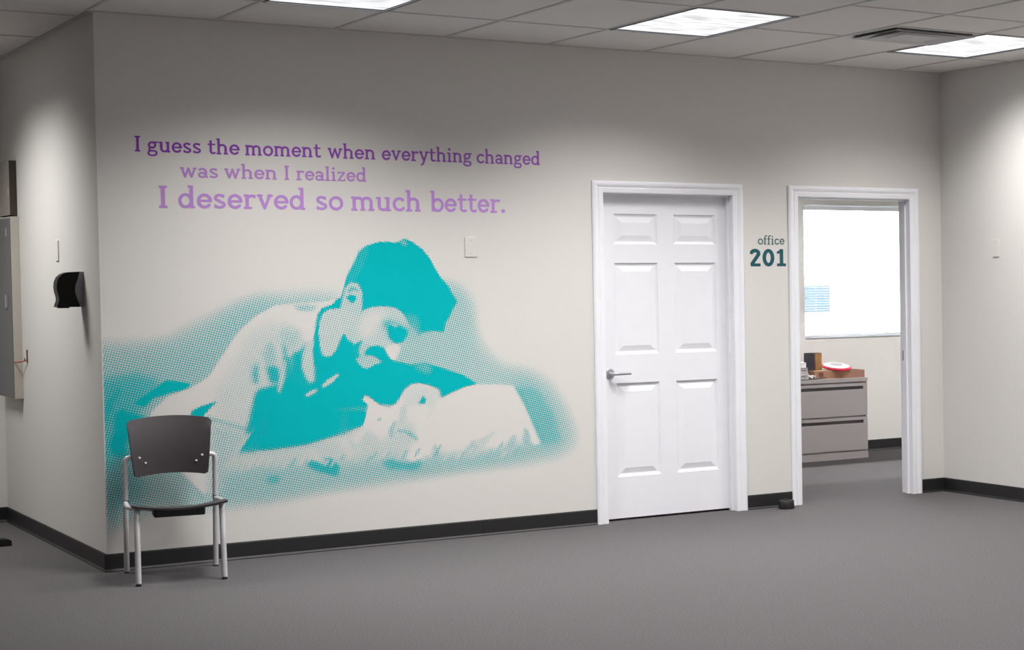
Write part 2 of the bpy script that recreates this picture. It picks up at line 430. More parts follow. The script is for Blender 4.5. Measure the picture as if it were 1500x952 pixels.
d1, ox = door_frame(1, *D1, .045)
PX1 = [(.103, .397), (.512, .806)]
sl = slab_mesh(D1[1]-D1[0]-.006, DH-.014-.006, PX1).build('door_slab', 'white', d1, loc=(D1[0]+.003+ox, .078, .014)); weld(sl)
lever(d1, D1[0]+.062+ox, .078, .926)
d2, ox = door_frame(2, *D2, .04)
sl = slab_mesh(D2[1]-D2[0]-.006, DH-.014-.006, PX1).build('door_slab', 'white', d2, loc=(D2[0]+ox-.004, WT+.02, .014)); weld(sl); sl.rotation_euler = (0, 0, math.radians(97))
MB().box(D2[1]+ox-.002, D2[1]+ox, .078, .104, .93, 1.0).build('strike_plate', 'nickel', d2)
for z in (.25, 1.03, 1.82): MB().box(D2[0]+ox, D2[0]+ox+.002, .074, .118, z-.045, z+.045).build('hinge', 'nickel', d2)

# ------------------------------------------------------------------ office window, blind, outdoors
win = empty('window_1', ((WX0+WX1)/2, OB+.11, WZ0)); struct(win)
def WB(name, m, *a):
    return MB().box(a[0]-(WX0+WX1)/2, a[1]-(WX0+WX1)/2, a[2]-OB-.11, a[3]-OB-.11, a[4]-WZ0, a[5]-WZ0).build(name, m, win)
fw = .028
WB('window_frame', 'white', WX0, WX1, OB+.09, OB+.14, WZ0, WZ0+fw); WB('window_frame', 'white', WX0, WX1, OB+.09, OB+.14, WZ1-fw, WZ1)
WB('window_frame', 'white', WX0, WX0+fw, OB+.09, OB+.14, WZ0+fw, WZ1-fw); WB('window_frame', 'white', WX1-fw, WX1, OB+.09, OB+.14, WZ0+fw, WZ1-fw)
WB('pane', 'glass', WX0+fw, WX1-fw, OB+.112, OB+.116, WZ0+fw, WZ1-fw)
WB('sill', 'white', WX0, WX1, OB+.0, OB+.09, WZ0-.012, WZ0+.003)
bl = empty('window_blind', ((WX0+WX1)/2, OB+.035, WZ0)); tag(bl, 'white horizontal slat blind across the bright window inside the office', 'blind')
def BL(name, m, x0, x1, y0, y1, z0, z1): return MB().box(x0, x1, y0, y1, z0, z1).build(name, m, bl)
bw = (WX1-WX0)/2-.012; bh = WZ1-WZ0
BL('headrail', 'blind', -bw, bw, -.018, .018, bh-.045, bh-.012)
BL('bottom_rail', 'blind', -bw, bw, -.012, .012, .012, .026)
sm = MB(); z = .045
while z < bh-.055:
    sm.add([(-bw, -.0115, z-.002), (bw, -.0115, z-.002), (bw, 0, z+.001), (-bw, 0, z+.001), (bw, .0115, z+.0018), (-bw, .0115, z+.0018),
            (-bw, -.0115, z-.0026), (bw, -.0115, z-.0026), (bw, 0, z+.0004), (-bw, 0, z+.0004), (bw, .0115, z+.0012), (-bw, .0115, z+.0012)],
           [(0,1,2,3), (3,2,4,5), (7,6,9,8), (8,9,11,10), (0,6,7,1), (5,4,10,11)])
    z += .0215
tag(sm.build('slats', 'blind', bl), kind='stuff')
for x in (-bw*.8, 0, bw*.8): MB().tube([(x, -.013, .02), (x, -.013, bh-.04)], .0008, 5).build('ladder_cord', 'blind', bl)
g = struct(box('ground_outside', 'concrete', -20, 90, OB+.3, 160, -.5, -.4))
bd = empty('building', (16, 18, -.4)); tag(bd, 'pale blue building seen faintly through the office window blind', 'building')
MB().box(-5, 6, 0, 4, 0, 3.2).build('wall', 'concrete', bd)
MB().prism([(-5.2, 3.2), (6.2, 3.2), (6, 3.4), (-5, 3.4)], 'y', -.2, 4.2).build('roof', 'roofm', bd)
MB().box(-1.9, -.66, -.03, .0, 1.34, 1.80).build('window', 'bluewall', bd)
MB().box(-1.9, -.66, -.06, .0, 1.29, 1.335).build('window_ledge', 'roofm', bd)

# ------------------------------------------------------------------ filing cabinet and what stands on it
cx0, cx1, cy0, cy1, ch = 5.40, 6.308, 2.51, 2.965, .676
cab = empty('filing_cabinet', ((cx0+cx1)/2, cy0, 0)); tag(cab, 'wide grey metal two drawer filing cabinet under the office window', 'cabinet')
hw = (cx1-cx0)/2
def CB(name, m, *a, bevel=0, p=cab): return MB().box(*a).build(name, m, p, bevel=bevel)
CB('body', 'cabinet', -hw, hw, .018, cy1-cy0, .0, ch-.035)
CB('cabinet_top', 'cabinet', -hw-.002, hw+.002, -.002, cy1-cy0, ch-.033, ch, bevel=.002)
CB('plinth', 'cabinet', -hw, hw, .0, .0175, .0, .058)
for z0, z1 in ((.072, .347), (.362, .632)):
    dr = CB('drawer', 'cabinet', -hw+.003, hw-.003, 0, .0175, z0, z1-.052)
    CB('drawer_lip', 'cabinet', -hw+.003, hw-.003, 0, .0175, z1-.024, z1, p=dr)
    CB('side_stile', 'cabinet', hw-.042, hw-.003, 0, .0175, z1-.052, z1-.024, p=dr)
    CB('side_stile', 'cabinet', -hw+.003, -hw+.042, 0, .0175, z1-.052, z1-.024, p=dr)
    CB('pull', 'cabdark', -hw+.042, hw-.042, .011, .0175, z1-.052, z1-.024, p=dr)
# carton
cb = empty('cardboard_carton', (6.09, 2.70, ch)); tag(cb, 'flat brown cardboard carton lying on the filing cabinet', 'carton'); cb.rotation_euler = (0, 0, math.radians(-4))
MB().box(-.235, .235, -.12, .14, 0, .064).build('carton_body', 'kraft', cb, bevel=.002)
f_ = MB().prism([(-.235, -.12), (-.06, -.12), (-.10, -.02), (-.235, .03)], 'z', .066, .069).build('flap', mat('kraft_light', (214, 186, 150), .8, noise=.05), cb)
MB().lathe([(.0, 0), (.024, 0), (.024, .0012), (0, .0012)], (-.175, -.1215, .034), 20, 'y').build('round_print', mat('kraft_dark', (112, 76, 58), .8, noise=.05), cb)
MB().box(.10, .232, -.1208, -.1200, .006, .058).build('red_brown_tape', mat('tape', (150, 108, 96), .5, noise=.1), cb)
# speaker
sp = empty('speaker', (5.905, 2.80, ch+.066)); tag(sp, 'small bookshelf speaker with dark side and light wooden front, on the brown carton', 'speaker'); sp.rotation_euler = (0, 0, math.radians(38))
sp.location = (5.905, 2.72, ch+.0645)
MB().box(-.052, .052, -.052, .052, 0, .150).build('cabinet_shell', 'charcoal', sp, bevel=.002)
MB().box(.0525, .058, -.050, .050, .004, .146).build('wood_panel', 'wood', sp)
MB().box(-.050, .050, -.058, -.0525, .004, .146).build('cloth_panel', 'charcoal', sp)
sp.rotation_euler = (0, 0, math.radians(-62))
# plain round red and white dish (generic)
ds = empty('round_dish', (6.10, 2.665, ch+.098)); tag(ds, 'round red rimmed white dish tilted on the brown carton', 'dish')
ds.rotation_euler = (math.radians(11), 0, 0)
MB().lathe([(.126, -.012), (.131, -.008), (.129, -.002), (.112, .006), (.110, .0)], (0, 0, 0), 48).build('red_rim', 'red', ds)
MB().lathe([(.1115, .0005), (.1115, .0065), (.055, .0145), (.052, .010)], (0, 0, 0), 48).build('white_band', 'offwhite', ds)
MB().lathe([(.0525, .012), (.0525, .0150), (.03, .0175), (.0, .0185)], (0, 0, 0), 48).build('centre', 'greyenamel', ds)
# papers and magazines at the left end
labs = ['thick white paper stack at the left end of the filing cabinet, lowest layer', 'dark covered magazine lying in the paper stack on the filing cabinet',
        'white folder above the dark magazine on the filing cabinet', 'grey report lying near the top of the stack on the filing cabinet', 'white booklet topping the paper stack on the filing cabinet']
zz = ch+.0005
for i, (t_, m_, dx, rz, lb) in enumerate(((.034, 'paper', .0, 3, labs[0]), (.020, 'inkpaper', .015, -8, labs[1]), (.028, 'paper', -.01, 5, labs[2]), (.018, 'greyenamel', .0, -3, labs[3]), (.042, 'paper', -.02, 2, labs[4]))):
    r = empty('magazine' if i in (1, 4) else 'paper_stack', (5.655+dx, 2.69, zz), math.radians(rz)); tag(r, lb, 'magazine' if i in (1, 4) else 'papers', 'papers on the filing cabinet')
    MB().box(-.11, .11, -.13, .13, 0.001, t_-.001).build('pages', m_ if m_ != 'inkpaper' else 'paper', r)
    MB().box(-.112, .112, -.132, .132, t_-.001, t_).build('cover', m_, r)
    MB().box(-.112, .112, -.132, .132, 0, .001).build('cover', m_, r)
    zz += t_+.0003
pts = [(5.62, 2.515, ch+.008), (5.70, 2.518, ch+.004), (5.76, 2.53, ch+.004), (5.82, 2.545, ch+.004), (5.88, 2.55, ch+.006), (5.93, 2.555, ch+.016)]
tag(MB().tube(pts, .0035, 6).build('black_cable', 'blackplast'), 'black cable lying along the front edge of the filing cabinet', 'cable')
cp = empty('leaflet', (5.815, 2.62, ch+.0), math.radians(20)); tag(cp, 'crumpled white leaflet between the paper stack and carton', 'leaflet')
MB().shell(lambda u, v: ((u-.5)*.045, (v-.5)*.10, .004+.03*abs(math.sin(u*5+v*2))), 6, 6, .0012).build('sheet', 'paper', cp)

# ------------------------------------------------------------------ small wall things
def plate(loc, rz, label):
    r = empty('wall_plate', loc, rz); tag(r, label, 'wall plate', 'blank wall plates')
    MB().box(-.036, .036, -.006, 0, -.058, .058).build('plate', 'wall', r, bevel=.0015)
    for z in (-.038, .038): MB().lathe([(0, 0), (.003, 0), (.003, -.001), (0, -.0012)], (0, -.006, z), 10, 'y').build('screw', 'cream', r)
plate((1.978, 0, 1.714), 0, 'painted blank wall plate above the mural, right of the head')
plate((0, 1.055, 1.71), -PI/2, 'painted blank wall plate above the black dispenser')
plate((L, -.655, 1.702), -PI/2, 'painted blank wall plate on the right wall')
bpy.data.objects['wall_plate.001'].rotation_euler = (0, 0, -PI/2)
# soap dispenser, profile in x/z, wide in y
dp = empty('soap_dispenser', (0, .43, 1.395)); tag(dp, 'glossy black soap dispenser with curved front on the left wall', 'dispenser')
prof = [(-.02, 0), (-.150, 0), (-.147, .012), (-.138, .035), (-.139, .055), (-.146, .08), (-.150, .105), (-.147, .135), (-.136, .160), (-.115, .178), (-.09, .187), (-.02, .190)]
inner = [(-.045, .11), (-.042, .075), (-.034, .04)]
pf = prof[:1] + [(x, z) for x, z in prof[1:]] + [(-.030, .15), (-.042, .115), (-.044, .08), (-.034, .04)]
MB().prism([(x*.88 if x < -.05 else x, z) for x, z in pf], 'y', -.046, .046).build('cover', 'glossblack', dp, bevel=0)
bk = [(0, -.0), (-.0195, 0), (-.0335, .04), (-.0435, .08), (-.0415, .115), (-.0295, .15), (-.0195, .190), (0, .190)]
MB().prism(bk, 'y', -.044, .044).build('back_plate', 'greyplast', dp)
MB().box(-.12, -.07, -.03, .03, -.006, 0).build('push_bar', 'blackplast', dp)
# electrical panel on the left wall
ep = empty('electrical_panel', (-.0005, 2.19, .82)); tag(ep, 'tall grey electrical panel box on the left wall with cream side', 'electrical panel')
MB().box(-.046, 0, 0, .56, 0, 1.12).build('enclosure', 'cream', ep)
MB().box(-.050, -.0462, .01, .55, .01, 1.11).build('panel_door', 'panel', ep)
MB().box(-.060, -.0502, .13, .17, .56, .64).build('latch', 'nickel', ep)
MB().box(-.053, -.0502, .12, .14, 1.0, 1.05).build('name_card', 'cream', ep)
hp = empty('hasp', (0, 2.03, 1.045)); tag(hp, 'small aged brass hasp hook on the left wall beside the electrical panel', 'hook')
MB().box(-.006, 0, -.008, .008, -.0, .08).build('hook_plate', 'brass', hp); MB().tube([(-.006, 0, .02), (-.016, 0, .015), (-.018, 0, .03)], .003, 8).build('hook', 'brass', hp)
tag(MB().tube([(-.046, 2.186, 1.045), (-.04, 2.15, 1.046), (-.02, 2.09, 1.052), (-.012, 2.035, 1.058)], .0035, 8).build('red_cord', 'redcord'), 'short red cord from the electrical panel to the brass hasp', 'cord')
dk = empty('framed_notice', (0, 2.235, 1.95)); tag(dk, 'dark brown deep framed notice above the electrical panel, seen edge on', 'frame')
MB().box(-.040, 0, 0, .42, 0, .335).build('frame', 'brown', dk); MB().box(-.043, -.0402, .0, .42, .0, .335).build('notice_sheet', 'sheet', dk)
MB().box(-.046, -.040, .004, .02, .12, .16).build('clip', 'cream', dk)
# door stops
st = empty('door_stop', (4.005, -.118, 0)); tag(st, 'round black rubber door stop on the carpet beside the open doorway', 'door stop')
MB().lathe([(.0, 0), (.050, 0), (.052, .01), (.050, .050), (.046, .056), (0, .057)], (0, 0, 0), 28).build('rubber_body', 'rubber', st); MB().lathe([(0, 0), (.018, 0), (.018, .005), (0, .006)], (0, 0, .0572), 20).build('cap', 'blackplast', st)
st = empty('floor_weight', (-.245, 1.56, 0)); tag(st, 'small black rubber block on the hall carpet at the left edge', 'door stop')
MB().prism([(-.06, 0), (.05, 0), (.05, .03), (.03, .042), (-.05, .042)], 'y', -.05, .05).build('block', 'blackplast', st, bevel=.002); MB().box(-.03, .02, -.03, .03, .0425, .045).build('grip', 'rubber', st)

# ------------------------------------------------------------------ chair
def make_chair():
    t = empty('stacking_chair', (.247, -.385, 0), math.radians(-8)); tag(t, 'stackable chair with charcoal plastic seat and back on silver legs, before the mural', 'chair')
    def back(u, v):      # u across, v up
        w_ = .176+.026*v; x = (u*2-1)*w_
        bow_t = .020*(1-(u*2-1)**2); bow_b = .016*(1-(u*2-1)**2)
        z = .505+bow_b*(1-v) + v*(.797-.505+bow_t*1) 
        cr = .012          # rounded corners
        e = abs(u*2-1)
        if e > .93: z += (cr*(e-.93)/.07)*(1 if v < .08 else 0) - (cr*(e-.93)/.07)*(1 if v > .92 else 0)
        y = .150 + .055*v + .035*(1-(u*2-1)**2) - .012*math.sin(PI*v)
        return (x, y, z)
    b = MB().shell(back, 24, 14, .012).build('backrest', 'chairplast', t)
    for sx in (-1, 1):
        for (u, v) in ((.10, .33), (.17, .22)):
            p = back(u if sx < 0 else 1-u, v)
            MB().lathe([(0, 0), (.0065, 0), (.0065, -.004), (.004, -.006), (0, -.006)], (p[0], p[1]-.0125, p[2]), 12, 'y').build('screw', 'silver', b)
    def seat(u, v):      # u across, v front to back
        w_ = .218 - .015*v; x = (u*2-1)*w_
        y = -.275 + .43*v
        e = (u*2-1)**2
        z = .404 - .014*(1-e) + .010*e - .010*max(0, 1-v*6)**2 - .052*v
        return (x, y, z)
    MB().shell(seat, 18, 18, -.011).build('seat', 'chairplast', t)
    bx = MB().box(-.118, .118, -.245, -.12, .334, .376).build('under_seat_box', 'blackplast', t, bevel=.008)
    R = .0132
    for sx in (-1, 1):
        lg = MB().tube([(sx*.197, -.275, .008), (sx*.196, -.255, .20), (sx*.195, -.235, .372), (sx*.195, -.226, .380), (sx*.195, -.205, .381)], R*1.05, 12).build('leg', 'silver', t)
        MB().lathe([(0, 0), (.013, 0), (.0135, .012), (.0118, .014)], (sx*.197, -.276, 0), 14).build('foot_cap', 'blackplast', lg)
        lg = MB().tube([(sx*.213, .255, .008), (sx*.213, .23, .25), (sx*.213, .20, .50), (sx*.213, .190, .585), (sx*.211, .186, .600), (sx*.203, .184, .608), (sx*.186, .182, .610), (sx*.172, .182, .610)], R, 12).build('leg', 'silver', t)
        MB().lathe([(0, 0), (.013, 0), (.0135, .012), (.0118, .014)], (sx*.213, .256, 0), 14).build('foot_cap', 'blackplast', lg)
        MB().tube([(sx*.195, -.205, .381), (sx*.222, -.08, .378), (sx*.222, .0, .376), (sx*.213, .205, .372)], R*.9, 10).build('side_rail', 'silver', t)
        MB().box(min(sx*.200, sx*.219), max(sx*.200, sx*.219), .195, .219, .366, .386).build('rail_clamp', 'blackplast', t)
    for y, dz in ((-.11, 0), (.10, -.022)): MB().tube([(-.198, y, .372+dz), (0, y, .350+dz), (.198, y, .372+dz)], .008, 8).build('cross_rail', 'silver', t)
    return t
make_chair()

# ------------------------------------------------------------------ flat prints: contour meshes cut from scalar fields
def contour(F, X0, Z0, d, y):
    """marching squares on F (rows = z, cols = x), keeps F>0; returns verts, faces in the wall plane y"""
    F = F.astype(np.float64); nz, nx = F.shape; ins = F > 0
    c = [ins[:-1, :-1], ins[:-1, 1:], ins[1:, 1:], ins[1:, :-1]]
    v = [F[:-1, :-1], F[:-1, 1:], F[1:, 1:], F[1:, :-1]]
    code = c[0]*1+c[1]*2+c[2]*4+c[3]*8
    off = [(0, 0), (1, 0), (1, 1), (0, 1)]
    V = []; FS = []; n = 0
    for k in range(1, 15):
        jj, ii = np.nonzero(code == k)
        if len(jj) == 0: continue
        pts = []
        for e in range(4):
            a, b = e, (e+1) % 4; ia, ib = bool(k & (1 << a)), bool(k & (1 << b))
            if ia: pts.append((ii+off[a][0], jj+off[a][1]))
            if ia != ib:
                fa, fb = v[a][jj, ii], v[b][jj, ii]; t = fa/(fa-fb)
                pts.append((ii+off[a][0]+(off[b][0]-off[a][0])*t, jj+off[a][1]+(off[b][1]-off[a][1])*t))
        m = len(pts); A = np.stack([np.stack(p, -1) for p in pts], 1).reshape(-1, 2)
        V.append(A); FS.append((n+np.arange(len(jj)*m).reshape(-1, m))); n += len(jj)*m
    full = (code == 15)
    pad = np.zeros((full.shape[0], full.shape[1]+2), bool); pad[:, 1:-1] = full; df = np.diff(pad.astype(int), axis=1)
    js, s_ = np.nonzero(df == 1); je, e_ = np.nonzero(df == -1)
    if len(js):
        A = np.stack([np.stack([s_, js], -1), np.stack([e_, js], -1), np.stack([e_, js+1], -1), np.stack([s_, js+1], -1)], 1).reshape(-1, 2)
        V.append(A.astype(float)); FS.append(n+np.arange(len(js)*4).reshape(-1, 4)); n += len(js)*4
    V = np.concatenate(V) if V else np.zeros((0, 2))
    W3 = np.zeros((len(V), 3)); W3[:, 0] = X0+V[:, 0]*d; W3[:, 2] = Z0+V[:, 1]*d; W3[:, 1] = y
    return W3, FS
def print_mesh(name, parts, m, parent=None):
    """parts = list of (verts, [face arrays])"""
    me = bpy.data.meshes.new(name)
    vs = np.concatenate([p[0] for p in parts]); loops = []; tot = []; o = 0
    for p in parts:
        for f in p[1]:
            loops.append((f+o).ravel()); tot.append(np.full(len(f), f.shape[1]))
        o += len(p[0])
    loops = np.concatenate(loops).astype(np.int32); tot = np.concatenate(tot).astype(np.int32); st = np.concatenate([[0], np.cumsum(tot)[:-1]]).astype(np.int32)
    me.vertices.add(len(vs)); me.vertices.foreach_set('co', vs.ravel().astype(np.float32))
    me.loops.add(len(loops)); me.loops.foreach_set('vertex_index', loops)
    me.polygons.add(len(tot)); me.polygons.foreach_set('loop_start', st); me.polygons.foreach_set('loop_total', tot)
    me.update(calc_edges=True); me.validate()
    me.materials.append(m); ob = bpy.data.objects.new(name, me); COL.objects.link(ob)
    if parent: ob.parent = parent
    return ob

# ---- slab lettering, drawn as strokes in a 1000-unit em (x-height 500, capital 735)
def G_arc(cx, cy, rx, ry, a0, a1, w=96, n=18):
    P = [(cx+rx*math.cos(math.radians(a0+(a1-a0)*i/n)), cy+ry*math.sin(math.radians(a0+(a1-a0)*i/n))) for i in range(n+1)]
    return [('c', *P[i], *P[i+1], w) for i in range(n)]
def G_v(x, y0, y1, w=104): return [('b', x-w/2, x+w/2, y0, y1)]
def G_h(x0, x1, y, w=72): return [('b', x0, x1, y-w/2, y+w/2)]
def G_l(x0, y0, x1, y1, w=92): return [('c', x0, y0, x1, y1, w)]
def ell(cx, cy, rx, ry, w=96): return G_arc(cx, cy, rx, ry, 0, 360, w, 32)
GLY = {
 'I': (310, G_v(155, 0, 735, 118)+G_h(30, 280, 36)+G_h(30, 280, 699)),
 'n': (545, G_v(120, 0, 500)+G_h(20, 225, 36)+G_h(20, 120, 464)+G_arc(265, 325, 145, 128, 170, 0)+G_v(410, 0, 330)+G_h(320, 510, 36)),
 'h': (545, G_v(120, 0, 765)+G_h(20, 225, 36)+G_h(20, 120, 729)+G_arc(265, 325, 145, 128, 170, 0)+G_v(410, 0, 330)+G_h(320, 510, 36)),
 'm': (800, G_v(120, 0, 500)+G_h(20, 215, 36)+G_h(20, 120, 464)+G_arc(252, 325, 135, 128, 170, 0)+G_v(387, 0, 330)+G_h(310, 470, 36)+G_arc(522, 325, 140, 128, 170, 0)+G_v(662, 0, 330)+G_h(575, 762, 36)),
 'u': (540, G_v(125, 170, 500)+G_h(20, 125, 464)+G_arc(262, 175, 137, 128, 180, 350)+G_v(405, 0, 500)+G_h(300, 405, 464)+G_h(405, 500, 36)),
 'e': (470, G_arc(240, 250, 172, 205, 0, 318)+G_h(80, 420, 255, 76)),
 's': (415, G_arc(205, 362, 118, 94, 35, 262, 90)+G_arc(205, 135, 132, 90, 85, -150, 90)+G_v(318, 372, 478, 54)+G_v(80, 22, 140, 54)),
 'g': (475, ell(215, 335, 132, 128, 86)+G_h(290, 465, 464, 70)+G_arc(160, 130, 62, 82, 110, 250, 78)+G_l(150, 66, 300, 60, 80)+G_arc(290, -42, 110, 100, 90, 0, 80)+G_arc(225, -62, 170, 96, 170, 365, 78)+G_arc(150, -40, 95, 92, 190, 100, 76)),
 't': (365, G_v(150, 110, 655, 98)+G_h(20, 340, 464, 72)+G_arc(248, 128, 98, 84, 180, 310, 90)),
 'o': (490, ell(245, 250, 180, 205)),
 'w': (700, G_l(85, 480, 215, 40)+G_l(215, 40, 345, 470, 80)+G_l(345, 470, 475, 40)+G_l(475, 40, 610, 480, 80)+G_h(10, 180, 464)+G_h(520, 690, 464)),
 'v': (500, G_l(95, 480, 245, 40)+G_l(245, 40, 400, 480, 84)+G_h(15, 190, 464)+G_h(320, 490, 464)),
 'y': (500, G_l(95, 480, 258, 40)+G_l(410, 480, 215, -130, 84)+G_h(15, 190, 464)+G_h(320, 495, 464)+G_l(215, -130, 130, -178, 84)),
 'r': (400, G_v(125, 0, 500)+G_h(20, 265, 36)+G_h(20, 125, 464)+G_arc(275, 310, 148, 142, 170, 75, 90)+G_v(345, 380, 492, 62)),
 'i': (285, G_v(140, 0, 500)+G_h(20, 262, 36)+G_h(20, 140, 464)+[('d', 135, 660, 66)]),
 'l': (285, G_v(140, 0, 765)+G_h(20, 262, 36)+G_h(20, 140, 729)),
 'c': (435, G_arc(240, 250, 172, 205, 48, 318)+G_v(362, 355, 462, 58)),
 'a': (465, G_arc(215, 335, 138, 122, 150, 0, 92)+G_v(353, 20, 340)+G_h(353, 445, 36)+ell(205, 148, 132, 108, 88)),
 'd': (530, ell(230, 250, 160, 205)+G_v(398, 0, 765)+G_h(295, 398, 729)+G_h(398, 495, 36)),
 'b': (510, ell(285, 250, 168, 205)+G_v(120, 20, 765)+G_h(20, 120, 729)),
 'z': (440, G_h(55, 385, 464)+G_h(45, 395, 36)+G_l(345, 440, 90, 60, 88)+G_v(80, 370, 464, 56)+G_v(370, 36, 140, 56)),
 '.': (200, [('d', 95, 62, 72)]),
 'f': (320, G_v(130, 0, 620)+G_h(20, 245, 36)+G_h(20, 300, 464)+G_arc(245, 610, 115, 118, 180, 60, 90)),
 '2': (520, G_arc(245, 545, 150, 128, 160, -35, 150)+G_l(365, 470, 120, 110, 150)+G_h(60, 470, 62, 124)),
 '0': (570, G_arc(285, 367, 172, 300, 0, 360, 150, 36)),
 '1': (470, G_v(265, 40, 735, 150)+G_l(250, 660, 120, 590, 110)+G_h(70, 455, 60, 120)),
}
def glyph_field(ch, thin=0):
    adv, pr = GLY[ch]; d = 14.0
    xs = np.arange(-40, adv+90, d); zs = np.arange(-260, 860, d); X, Z = np.meshgrid(xs, zs); F = np.full(X.shape, -1e3)
    for p in pr:
        if p[0] == 'b':
            x0, x1, y0, y1 = p[1:]; f = np.minimum(np.minimum(X-x0, x1-X), np.minimum(Z-y0, y1-Z))
        elif p[0] == 'd': f = p[3]-np.hypot(X-p[1], Z-p[2])
        else:
            x0, y0, x1, y1, w_ = p[1:]; dx, dy = x1-x0, y1-y0; t = np.clip(((X-x0)*dx+(Z-y0)*dy)/(dx*dx+dy*dy+1e-9), 0, 1)
            f = w_/2-np.hypot(X-x0-t*dx, Z-y0-t*dy)
        F = np.maximum(F, f)
    return F-thin, xs[0], zs[0], d, adv
def word(name, text, x0, x1, zb, unit, m, parent, thin=0, y=-.0012):
    adv = sum(GLY[c][0] for c in text); sx = (x1-x0)/(adv-30); parts = []; pen = -15.0
    for c in text:
        F, gx, gz, d, ad = glyph_field(c, thin)
        V, FS = contour(F, gx, gz, d, y)
        V[:, 0] = x0+(V[:, 0]+pen)*sx; V[:, 2] = zb+V[:, 2]*unit; parts.append((V, FS)); pen += ad
    return print_mesh(name, parts, m, parent)
lines = [
 ('purple lettering on the wall reading I guess the moment when everything changed', .083/735, 2.2165, purple('ink_line_one', (132, 42, 172), (160, 94, 196), .1, 2.5),
  [('I', .182, .212), ('guess', .244, .511), ('the', .542, .705), ('moment', .733, 1.134), ('when', 1.172, 1.436), ('everything', 1.471, 1.995), ('changed', 2.024, 2.415)], -.0035),
 ('lilac lettering on the wall reading was when I realized', .0785/735, 2.085, purple('ink_line_two', (180, 128, 202), (186, 136, 214), .1, 2.5),
  [('was', .402, .594), ('when', .625, .898), ('I', .934, .963), ('realized', .999, 1.383)], -.0005),
 ('large lilac lettering on the wall reading I deserved so much better', .118/735, 1.9205, purple('ink_line_three', (182, 134, 206), (194, 142, 224), .1, 2.5),
  [('I', .291, .338), ('deserved', .388, 1.047), ('so', 1.099, 1.251), ('much', 1.293, 1.691), ('better.', 1.743, 2.194)], -.0008)]
for lb, unit, zb, m_, ws, slope in lines:
    r = empty('wall_lettering', (0, 0, 0)); tag(r, lb, 'lettering')
    for t_, a, b in ws: word('word', t_, a, b, zb+slope*a, unit, m_, r)
r = empty('door_sign_lettering', (0, 0, 0)); tag(r, 'dark teal lettering office 201 on the wall beside the open doorway', 'lettering')
word('word', 'office', 3.889, 4.088, 1.735, .061/765, MT['deepteal'], r, thin=6)
word('number', '201', 3.826, 4.097, 1.5925, .113/735, MT['deepteal'], r)

# ---- halftone mural; tones are laid out on a sheet whose frame is (px, py) in the print's own drawing units
PW = (130, 330, 870, 810)       # drawing units covered
NX, NY = PW[2]-PW[0], PW[3]-PW[1]
gx, gy = np.meshgrid(np.arange(NX)+PW[0]+.5, np.arange(NY)+PW[1]+.5)
T = np.zeros((NY, NX))
def blur(A, r):
    if r < 1: return A
    r = int(round(r))
    for _ in range(2):
        for ax in (0, 1):
            P = np.pad(A, [(r+1, r) if a == ax else (0, 0) for a in (0, 1)], mode='edge'); C = np.cumsum(P, axis=ax)
            A = (C[2*r+1:, :]-C[:-2*r-1, :])/(2*r+1) if ax == 0 else (C[:, 2*r+1:]-C[:, :-2*r-1])/(2*r+1)
    return A
def mask(P):
    m = np.zeros((NY, NX), bool); n = len(P)
    for i in range(n):
        x0, y0 = P[i]; x1, y1 = P[(i+1) % n]
        if y0 == y1: continue
        c = ((gy >= min(y0, y1)) & (gy < max(y0, y1))); xc = x0+(gy-y0)*(x1-x0)/(y1-y0)
        m ^= c & (gx < xc)
    return m.astype(float)
FR = {'O': (140, 340, 2.0833), 'A': (140, 400, 4.33), 'B': (300, 400, 3.175), 'C': (460, 330, 3.662), 'D': (640, 380, 2.973), 'E': (480, 540, 5.2875),
      'F': (280, 580, 5.2875), 'G': (360, 440, 7.931), 'J': (500, 430, 9.375), 'K': (500, 520, 7.931), 'S': (145, 580, 4.76), 'P': (0, 0, 1.0)}
def paint(fr, pts, tone, b=1):
    global T
    ox_, oy_, k_ = FR[fr]; P = [(ox_+x/k_, oy_+y/k_) for x, y in pts]; m = blur(mask(P), b); T = T*(1-m)+tone*m
